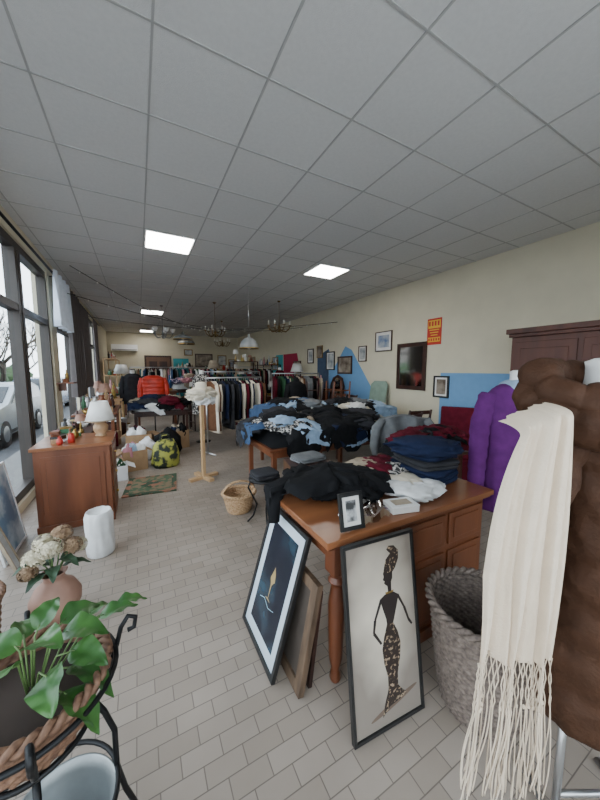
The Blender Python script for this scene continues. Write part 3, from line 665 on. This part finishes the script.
# ------------------------------------------------------------ clothes tables in the middle
table('display_table',1.18,2.75,2.85,3.75,.66,WOOD)
pile('clothes_pile',(1.18,2.75,2.85,3.75),.665,.16,34,[BLACK,BLACK,CHAR,NAVY,BLACK,LBLUE,BLACK,CHAR,BEIGE,BLACK,GREY,PATT,BLACK,DENIM,BLACK,BLACK],3,over=.03,amp=.045)
table('display_table',2.85,4.0,4.0,4.75,.70,WOODD)
pile('clothes_pile',(2.85,4.0,4.0,4.75),.705,.12,20,[WHITE,CHAR,BLACK,LBLUE,BURG,GREY,NAVY,CREAM],17)
table('display_table',1.7,2.7,4.1,4.7,.74,WOOD)
pile('clothes_pile',(1.7,2.7,4.1,4.7),.745,.14,18,[BLACK,WHITE,CHAR,LBLUE,GREY,NAVY,BLACK,BEIGE,DENIM],23)
b=B();cx,cy=1.36,2.38
b.tube([(cx+.24*math.cos(2*pi*k/32),cy+.2*math.sin(2*pi*k/32),.50) for k in range(32)],.009,IRON,8,closed=True);b.bx(cx-.17,cx+.17,cy-.14,cy+.14,.495,.505,IRON)
for sx in (-1,1):
    for sy in (-1,1):
        P_=[(.17*sx,.14*sy,.5),(.21*sx,.17*sy,.36),(.13*sx,.11*sy,.22),(.16*sx,.13*sy,.1),(.25*sx,.2*sy,.01)]
        b.tube([(cx+p[0],cy+p[1],p[2]) for p in P_],.009,IRON,8)
b.obj('wrought_iron_table')
SUIT=mat('suitcase_leather',(.10,.045,.02),.5,var=.3)
b=B(TR(1.36,2.38,.51,-12));b.box((0,0,.07),(.40,.27,.14),SUIT);b.box((0,0,.144),(.40,.27,.008),WOODD);b.tube([(-.06,-.137,.07),(-.05,-.16,.07),(.05,-.16,.07),(.06,-.137,.07)],.007,IRON,6)
for x in (-.14,.14): b.box((x,-.137,.11),(.03,.006,.05),BRASS)
b.obj('small_suitcase',bevel=.01)
b=B();cx,cy=1.02,2.62
b.lathe((cx,cy,.46),[(.15,0),(.15,.02)],IRON,28,ct=True)
for k in range(3):
    a=k*2.1+.3;c_,s_=math.cos(a),math.sin(a);b.tube([(cx+r*c_,cy+r*s_,z) for r,z in ((.13,.46),(.17,.36),(.08,.2),(.12,.08),(.18,.01))],.009,IRON,8)
b.obj('wrought_iron_stool')
b=B();folded(b,(1.02,2.62,.482),.24,.22,.06,CHAR,.1,1,2);b.obj('folded_sweater')
b=B();folded(b,(1.37,2.39,.66),.3,.22,.05,GREY,.1,1,2);b.obj('folded_sweater')
chair('wooden_chair',3.15,3.0,200,WOODD,BLACK);chair('wooden_chair',3.65,3.25,170,WOODD,BLACK)
b=B();b.T=TR(3.85,2.5,0,-60);b.box((0,0,.22),(.6,.55,.28),BURG);b.box((0,0,.40),(.52,.5,.12),BURG);b.box((0,.25,.66),(.6,.12,.62),BURG,rot=(-.12,0,0))
for k in (-1,1): b.box((k*.29,0,.42),(.1,.5,.34),BURG)
for k in (-1,1):
    for j in (-1,1): b.cyl((k*.25,j*.22,0),(k*.25,j*.22,.09),.02,WOODD)
b.obj('burgundy_armchair',bevel=.03)
table('console_table',2.1,3.0,1.85,2.25,.66,WOODD)
pile('clothes_pile',(2.1,3.0,1.85,2.25),.665,.12,11,[BLACK,CHAR,BURG,NAVY,BLACK],31,s=.75)
chair('wooden_chair',2.75,2.62,150,WOODD,BLACK)
b=B(TR(2.75,2.62,0,150))
b.sheet(lambda u,v:((u-.5)*(.54+.04*math.sin(v*9)),.30-.03*math.sin(u*14+v*3),.97-.02*math.cos(u*6)-.55*v),30,14,GREY)
b.sheet(lambda u,v:((u-.5)*.54,.30-.09*v,.97-.02*math.cos(u*6)+.015*math.sin(v*pi)),30,6,GREY)
b.sheet(lambda u,v:((u-.5)*.54,.21-.03*v-.03*math.sin(u*12),.97-.02*math.cos(u*6)-.44*v),30,14,GREY)
for k in (-1,1): b.tube([(k*.24,.29,.95),(k*.31,.28,.85),(k*.33,.27,.65),(k*.30,.26,.5)],[.04,.055,.05,.04],GREY,12)
b.obj('grey_jacket')
SAGE=mat('sage_paint',(.22,.30,.24),.6)
b=B(basis((4.40,5.15,0),(0,-1,0),(.2,0,1.25)));b.prism([(0,0),(.5,0),(.5,1.22),(.44,1.28),(.1,1.28),(0,1.2)],SAGE,0,.03);b.obj('sage_green_board',bevel=.01)

BAGP=mat('bag_print',(.012,.02,.012),.6,col2=(.36,.36,.06),scale=9,contrast=(.48,.56))
b=B();b.T=TR(.32,5.05,0,10)
b.loft([(0,0,.0,.17,.13),(0,0,.05,.2,.16),(0,0,.2,.2,.15),(0,0,.34,.17,.1),(.01,0,.42,.12,.05)],BAGP,36,lambda a,i,z:1+.12*noise.noise((math.cos(a)*3,math.sin(a)*3,z*9)))
for k in (-1,1): b.tube([(-.07,k*.03,.41),(-.05,k*.05,.5),(.05,k*.05,.5),(.08,k*.03,.41)],.008,BAGP,6)
b.obj('patterned_shopping_bag')
def openbox(name,x,y,w,l,h,a,m,fills,z=0):
    b=B(TR(x,y,z,a))
    for sx in (-1,1): b.box((sx*w/2,0,h/2),(.008,l,h),m);b.box((sx*(w/2+.05),0,h-.02),(.11,l*.98,.006),m,rot=(0,sx*.5,0))
    for sy in (-1,1): b.box((0,sy*l/2,h/2),(w,.008,h),m)
    b.box((0,0,.005),(w,l,.008),m)
    for i in range(6): b.blob((R.uniform(-.28,.28)*w,R.uniform(-.28,.28)*l,h*.85),(w*.24,l*.24,h*.4),fills[i%len(fills)],i+x,.4)
    return b.obj(name)
openbox('cardboard_box',-.12,5.14,.32,.28,.30,12,CARD,[WHITE,LBLUE,PINK]);openbox('cardboard_box',-.02,6.0,.4,.32,.38,-8,CARD,[CHAR,BURG,WHITE]);openbox('plastic_tub',-.33,4.75,.26,.24,.2,5,WPAINT,[PINK,WHITE,GREENF])
openbox('cardboard_box',.60,6.2,.36,.3,.34,20,CARD,[BLACK,NAVY,BEIGE])
b=B();b.blob((.40,5.65,.2),(.20,.18,.26),BLACK,4,.3,zmin=0);b.obj('black_bin_bag')
b=B();b.blob((.06,5.55,.16),(.13,.10,.19),mat('bag_white',(.75,.75,.77),.4),8,.35,zmin=0);b.obj('white_plastic_bag')

for i,(ya,yb,h) in enumerate(((4.45,5.3,.72),(5.9,7.3,.78),(7.8,9.4,.84),(9.9,11.6,.8))):
    xw=-.98;table('side_table',xw,-.35 if i else -.55,ya,yb,h,[WOODD,WOOD,WOODL,WOOD][i]);bb=B();bric(bb,(xw+.03,(-.38 if i else -.58),ya+.03,yb-.03),h,[16,34,34,30][i],40+i,1.5 if i else 1.0)
    if i: 
        for q in range(7): bb.box((R.uniform(xw+.15,-.5),R.uniform(ya+.15,yb-.15),.14),(.26,.3,.27),R.choice([CARD,WOODD,WPAINT,BURG,GREY]),rot=(0,0,R.random()))
    bb.obj('bric_a_brac')
table('display_table',-.15,.95,6.75,7.4,.66,WOODD);pile('clothes_pile',(-.15,.95,6.75,7.4),.665,.14,14,[WHITE,BEIGE,CHAR,BLACK,GREY,CREAM,NAVY,BLACK,BURG],55)
table('display_table',-.1,.9,8.5,9.2,.95,WOOD);bb=B();bric(bb,(-.07,.87,8.53,9.17),.95,26,44,1.7);bb.obj('bric_a_brac')
b=B();b.bx(XL,XL+.22,6.02,6.34,1.28,1.30,WOOD);b.box((XL+.05,6.18,1.22),(.1,.03,.12),WOOD);bric(b,(XL+.02,XL+.2,6.04,6.32),1.30,4,9,.8);b.obj('wall_shelf')
def shelving(x0,x1,y0,y1,h,m,seed,n=4):
    b=B()
    for x in (x0,x1-.03):
        for y in (y0,y1-.03): b.bx(x,x+.03,y,y+.03,0,h,m)
    for k in range(n):
        z=.12+(h-.14)*k/(n-1);b.bx(x0,x1,y0,y1,z,z+.02,m);bric(b,(x0+.04,x1-.04,y0+.04,y1-.04),z+.02,16,seed+k,1.1)
    b.obj('shelving_unit')
shelving(-1.05,-.65,12.3,14.4,1.9,WOODL,60);shelving(1.5,2.4,14.9,15.5,1.6,WOODD,70);shelving(2.7,4.2,14.5,15.0,1.5,WOOD,72);shelving(2.35,3.1,8.35,8.75,1.75,WOODD,74,5)
def rack(x,y,L,a,h,cols,seed,n=22):
    r=random.Random(seed);b=B(TR(x,y,0,a))
    for s_ in (-1,1):
        b.cyl((s_*L/2,0,.03),(s_*L/2,0,h),.014,STEEL);b.cyl((s_*L/2,-.25,.03),(s_*L/2,.25,.03),.014,STEEL)
    b.cyl((-L/2,0,h),(L/2,0,h),.014,STEEL)
    T0=b.T
    for i in range(n):
        px=-L/2+.06+(L-.12)*i/(n-1);m=cols[r.randrange(len(cols))];le=r.uniform(.62,.95);w=r.uniform(.40,.5)
        b.T=T0@TR(px,0,0,90+r.uniform(-14,14))
        b.tube([(0,0,h+.015),(.0,0,h-.03),(0,0,h-.06)],.003,STEEL,4)
        rg=[];N=14
        for k in range(N+1):
            t=k/N;z=h-.06-le+le*t;hx=w/2*(1.02-.08*t) if t<.86 else w/2*(.95-.75*(t-.86)/.14)
            rg.append((0,0,z,hx,.03*(1.15-.5*t)))
        b.loft(rg,m,20,lambda a_,i_,z_:1+.12*math.sin(a_*5+px*30+z_*3)*(1-i_/N))
        for k in (-1,1): b.tube([(k*w*.40,0,h-.12),(k*w*.5,0,h-.3),(k*w*.5,.01,h-.58)],[.035,.035,.028],m,8)
    b.T=T0
    b.obj('clothes_rack')
DK_=[BLACK,BLACK,CHAR,NAVY,BROWNF,BURG,BLACK,GREY,TEAL,BEIGE,GREENF]
rack(1.62,5.6,1.25,20,1.36,[CREAM,BLACK,BLACK,CHAR,BROWNF,BURG,NAVY,BLACK],5)
rack(2.0,7.25,1.5,5,1.46,DK_,6);rack(3.3,6.35,1.2,-5,1.42,DK_,16,18)
rack(3.3,9.7,1.6,0,1.6,DK_+[RED,WHITE],7,26);rack(1.8,11.5,1.6,0,1.6,FABS,8);rack(3.7,12.6,1.4,90,1.5,DK_,9,18);rack(.4,12.2,1.3,0,1.6,FABS,10,18)
PUFR=mat('puffer_red',(.55,.03,.012),.45,var=.15)
b=B(TR(.30,7.75,0,-5));torso(b,PUFR,.72,1.38,.50,.30,True,puff=.09,sd=1,neck=BLACK,slen=.52);stand(b,.74);b.obj('red_puffer_jacket_on_mannequin')
b=B(TR(-.12,8.2,0,0));torso(b,CHAR,.7,1.42,.40,.24,True,sd=5,neck=NECK);stand(b,.72);b.obj('grey_jumper_on_mannequin')
b=B(TR(3.9,8.6,0,40));torso(b,BURG,.6,1.5,.44,.24,True,sd=6,neck=NECK);stand(b,.62);b.obj('burgundy_coat_on_mannequin')
b=B(TR(2.75,5.3,0,10));torso(b,BLACK,.55,1.28,.40,.24,True,sd=7,neck=BLACK);stand(b,.57);b.obj('black_dress_on_mannequin')
b=B(TR(1.15,6.45,0,10));torso(b,PATT,.6,1.42,.38,.24,False,sd=9,neck=NECK);stand(b,.62);b.obj('patterned_dress_on_mannequin')
# floor lamps
def flamp(x,y,h,m):
    b=B(TR(x,y,0));b.lathe((0,0,0),[(.14,0),(.14,.015),(.03,.03),(.012,.05),(.012,h-.2)],BRASS,20,ct=True);b.lathe((0,0,h-.25),[(.2,0),(.12,.25)],m,28,cb=False);b.obj('floor_lamp',solid=.003)
flamp(-.4,9.65,1.65,CERAM);flamp(2.1,9.6,1.8,BEIGE);flamp(4.35,8.3,1.7,CERAM)
far=[(1.1,2.2,8.2,9.0,.85,FABS,14),(2.9,4.1,7.3,7.9,.8,FABS,12),(.9,2.0,10.0,10.8,.9,FABS,12),(2.6,4.0,10.6,11.3,.9,FABS,12),(.9,2.6,13.2,14.0,.9,FABS,12)]
for i,(xa,xb,ya,yb,h,cl,n) in enumerate(far):
    table('display_table',xa,xb,ya,yb,h,WOOD if i%2 else WOODD);r=random.Random(i);c2=cl[:];r.shuffle(c2)
    if i in (2,4):
        pile('clothes_pile',(xa,xb,ya,yb),h+.005,.3,n,c2,80+i*9)
    else:
        bb=B();bric(bb,(xa+.03,xb-.03,ya+.03,yb-.03),h,34,90+i,1.8);bb.obj('bric_a_brac')
for i,(x,y,a) in enumerate(((4.2,6.15,-90),(4.25,5.75,-90),(4.2,9.3,-80),(.95,7.8,100))): chair('wooden_chair',x,y,a,WOODD if i%2 else WOOD,[None,BURG,GREENF][i%3])
table('dining_table',3.15,4.1,5.15,5.75,.76,WOODD)
chair('wooden_chair',3.4,5.45,20,WOODD,flip=.765);chair('wooden_chair',3.87,5.45,-10,WOOD,BURG,flip=.765)
b=B();b.bx(4.28,4.64,6.95,8.1,0,.95,WOODD);b.bx(4.25,4.65,6.9,8.15,.95,.99,WOODD)
for ya,yb in ((7.0,7.5),(7.55,8.05)): b.bx(4.265,4.28,ya,yb,.1,.9,WOOD)
bric(b,(4.28,4.62,6.95,8.1),.99,14,77,1.3);b.obj('sideboard',bevel=.005)
shelving(4.25,4.62,10.1,11.8,1.7,WOODD,66)
b=B(basis((4.50,6.75,.0),(0,-1,0),(.1,0,1.3)));b.prism([(0,0),(.6,0),(.6,1.1),(.5,1.3),(.3,1.38),(.1,1.3),(0,1.1)],WOODD,0,.03);b.prism([(.06,.08),(.54,.08),(.54,1.08),(.45,1.24),(.3,1.31),(.15,1.24),(.06,1.08)],mat('mirror',(.6,.62,.64),.05,1,var=.01),.03,.034);b.obj('arched_mirror')

UX,UZ=(0,-1,0),(0,0,1)
def wp(name,ya,yb,za,zb,fw,mf,mi,mw=0): framed(name,(XR-.008,yb,za),UX,UZ,yb-ya,zb-za,fw,.025,mf,mi,mw)
P1=mat('print_brown',(.08,.05,.03),.5,col2=(.45,.38,.3),scale=5);P2=mat('print_grey',(.2,.22,.24),.5,col2=(.7,.7,.66),scale=6);P3=mat('print_blue',(.1,.16,.3),.5,col2=(.6,.6,.55),scale=6)
MIR=mat('mirror_glass',(.55,.57,.58),.08,1,var=.02)
wp('wall_mirror',3.78,4.48,1.12,2.02,.075,WOODD,MIR);wp('framed_print',3.30,3.60,1.02,1.40,.03,FRAMEBLK,P1,.03);wp('framed_print',4.64,5.13,1.90,2.32,.02,WOODD,P3,.06)
wp('framed_print',5.42,5.70,1.70,2.06,.02,WOODD,P2,.03);wp('framed_print',5.95,6.55,1.40,1.85,.04,WOODD,P1);wp('framed_print',6.7,7.1,1.5,2.0,.03,FRAMEBLK,P2,.03)
wp('framed_print',7.8,8.15,1.70,2.14,.03,WOODD,P2,.05);wp('framed_print',7.3,7.6,1.85,2.2,.02,GOLD,P1);wp('framed_print',8.6,9.1,1.3,1.8,.03,WOODD,P1);wp('framed_print',10.4,10.9,1.5,2.0,.03,GOLD,P3);wp('framed_print',12.9,13.5,1.5,2.1,.03,GOLD,P1)
b=B(basis((XR-.001,3.79,1.95),UX,UZ));SR=mat('sign_red',(.5,.02,.012),.5,var=.04);SY=mat('sign_yellow',(.75,.42,.02),.5,var=.04)
b.box((.145,.23,.004),(.29,.46,.008),SR);b.box((.145,.36,.0085),(.25,.14,.002),SY);b.box((.145,.09,.0085),(.25,.08,.002),SY)
for k in range(4): b.box((.05+k*.06,.37,.010),(.035,.08,.002),SR)
for k in range(3): b.box((.145,.26-k*.045,.0085),(.2-.03*k,.018,.002),SY)
for k in range(5): b.box((.045+k*.05,.09,.010),(.028,.045,.002),SR)
b.obj('sale_sign')
b=B();b.bx(-.98,.03,YF-.21,YF,2.35,2.62,WPAINT);b.bx(-.95,0,YF-.215,YF-.21,2.38,2.41,GREY);b.obj('air_conditioner',bevel=.02)
b=B();DR=mat('door_brown',(.14,.07,.04),.5);yf=YF-.002;b.bx(.35,1.35,yf-.03,yf,0.001,2.1,DR);b.bx(.28,.35,yf-.05,yf,0.001,2.17,WOODD);b.bx(1.35,1.42,yf-.05,yf,0.001,2.17,WOODD);b.bx(.35,1.35,yf-.05,yf,2.1,2.17,WOODD)
b.bx(.47,.8,yf-.04,yf-.03,.2,1.9,WOODD);b.bx(.9,1.23,yf-.04,yf-.03,.2,1.9,WOODD);b.cyl((1.28,yf-.09,1.0),(1.28,yf-.03,1.0),.02,BRASS);b.obj('door_1')
b=B();b.bx(1.5,2.2,YF-.004,YF,.09,2.05,MT);b.obj('wall_mural_teal_panel')
FX=(1,0,0)
framed('framed_print',(2.5,YF-.001,1.65),FX,UZ,.85,.65,.05,.03,WOODD,P1);framed('framed_print',(3.6,YF-.001,1.7),FX,UZ,.45,.55,.04,.03,GOLD,P2);framed('framed_print',(4.15,YF-.001,1.6),FX,UZ,.35,.45,.04,.03,GOLD,P3);framed('framed_print',(2.0,YF-.001,2.2),FX,UZ,.4,.3,.04,.03,GOLD,P2)

CUR=mat('curtain_taupe',(.10,.085,.082),.9,var=.1)
def curtain(name,ya,yb,z0,z1,m,fr=26,x=XL+.09,am=.035):
    b=B();b.sheet(lambda u,v:(x+am*math.sin(u*(yb-ya)*fr+.8*math.sin(v*2))*(.6+.4*v),ya+(yb-ya)*(u+.02*math.sin(v*3)),z1+(z0-z1)*v),int(60*(yb-ya)),12,m);b.obj(name)
curtain('curtain',6.7,7.7,1.0,2.94,CUR,x=XL+.12,am=.07);curtain('curtain',8.2,9.3,1.1,2.94,CUR,am=.05,x=XL+.09);curtain('curtain',10.4,11.2,1.1,2.94,CUR)
LACE=mat('lace_white',(.62,.68,.78),.9,var=.1);curtain('lace_valance',5.6,6.6,2.15,2.94,LACE,22,x=XL+.14,am=.07)
b=B();b.cyl((XL+.09,-1.0,2.95),(XL+.09,12.0,2.95),.016,IRON)
for y in (0,3,6.1,9.2,11.8): b.cyl((XL,y,2.95),(XL+.09,y,2.95),.01,IRON)
b.obj('curtain_rod')
def cable(p,q,sag):
    b=B();p=Vector(p);q=Vector(q);b.tube([p.lerp(q,t)-Vector((0,0,sag*math.sin(pi*t))) for t in [k/40 for k in range(41)]],.006,IRON,6)
    for k in range(1,40,2):
        t=k/40;c=p.lerp(q,t)-Vector((0,0,sag*math.sin(pi*t)+.02));b.blob(c,(.012,.012,.02),CERAM,0,0,sub=1)
    b.obj('string_lights')
cable((XL+.01,6.3,2.8),(XR-.01,8.5,2.85),.35);cable((XL+.01,9.35,2.85),(XR-.01,6.6,2.75),.25);cable((XL+.3,5.9,3.1),(3.4,9.5,2.9),.5)

BULB=mat('bulb_frosted',(.8,.78,.7),.3)
def chandelier(x,y,z,r,m,arms=6,glass=False):
    b=B(TR(x,y,0));b.cyl((0,0,z),(0,0,ZC),.006,m);b.lathe((0,0,ZC-.03),[(.02,0),(.05,.03)],m,16,ct=True)
    b.lathe((0,0,z-.1),[(.012,0),(.03,.03),(.015,.06),(.04,.11),(.02,.16),(.01,.24)],m,16,ct=True)
    for k in range(arms):
        a=2*pi*k/arms;c,s=math.cos(a),math.sin(a)
        b.tube([(c*q*r,s*q*r,z+h) for q,h in ((.05,0),(.3,-.07),(.65,-.08),(.92,-.02),(1,.04))],.011,m,6)
        b.lathe((c*r,s*r,z+.04),[(.012,0),(.045,.015),(.042,.02)],m,12);b.lathe((c*r,s*r,z+.05),[(.012,0),(.013,.07),(.018,.08),(.005,.12)],BULB,10)
        if glass: b.lathe((c*r,s*r,z+.06),[(.03,0),(.06,.05),(.07,.1)],CERAM,14,cb=False)
    b.obj('chandelier')
def pendant(x,y,z,r,m,deep=.6):
    b=B(TR(x,y,0));b.cyl((0,0,z+r*deep),(0,0,ZC),.003,STEEL)
    b.lathe((0,0,z),[(r,0),(r*.97,r*.12),(r*.8,r*deep*.6),(r*.45,r*deep*.9),(r*.12,r*deep),(r*.1,r*deep+.06)],m,36,cb=False,ct=True);b.lathe((0,0,z+.0),[(r*1.0,-.012),(r*1.02,0),(r*.99,.01)],BRASS,36,cb=False)
    b.blob((0,0,z+r*.2),(.045,.045,.06),BULB,1,0);b.obj('pendant_lamp',solid=.003)
GRL=mat('shade_grey',(.20,.20,.19),.5);GRL2=mat('shade_smoked',(.22,.23,.23),.4)
DBR=mat('aged_brass',(.18,.11,.04),.4,.7)
chandelier(3.1,6.85,2.52,.28,DBR,8);chandelier(.62,8.75,2.42,.24,GRL2,5,True);chandelier(1.75,7.75,2.42,.24,DBR,6);chandelier(2.6,10.5,2.4,.25,DBR,6)
pendant(1.95,5.75,1.93,.19,GRL2,1.1);pendant(1.0,7.9,2.25,.22,GRL2,.5);pendant(1.35,9.9,2.3,.25,GRL,.6)

w=bpy.data.worlds.new('overcast_sky');sc.world=w;w.use_nodes=True;nt=w.node_tree;bg=nt.nodes['Background']
tc=nt.nodes.new('ShaderNodeTexCoord');sx=nt.nodes.new('ShaderNodeSeparateXYZ');cr=nt.nodes.new('ShaderNodeValToRGB')
nt.links.new(tc.outputs['Generated'],sx.inputs[0]);nt.links.new(sx.outputs[2],cr.inputs[0]);cr.color_ramp.elements[0].color=(.92,.95,1,1);cr.color_ramp.elements[1].color=(.76,.86,1,1)
nt.links.new(cr.outputs[0],bg.inputs[0]);bg.inputs[1].default_value=5.2

cam=bpy.data.cameras.new('camera');co=bpy.data.objects.new('camera',cam);sc.collection.objects.link(co)
co.location=(0,0,1.5);co.rotation_euler=(math.radians(90-5.7),0,math.radians(-28.25));cam.sensor_width=36;cam.sensor_fit='AUTO';cam.lens=13.5;cam.clip_start=.02
sc.camera=co
sc.view_settings.view_transform='AgX';sc.view_settings.exposure=.3
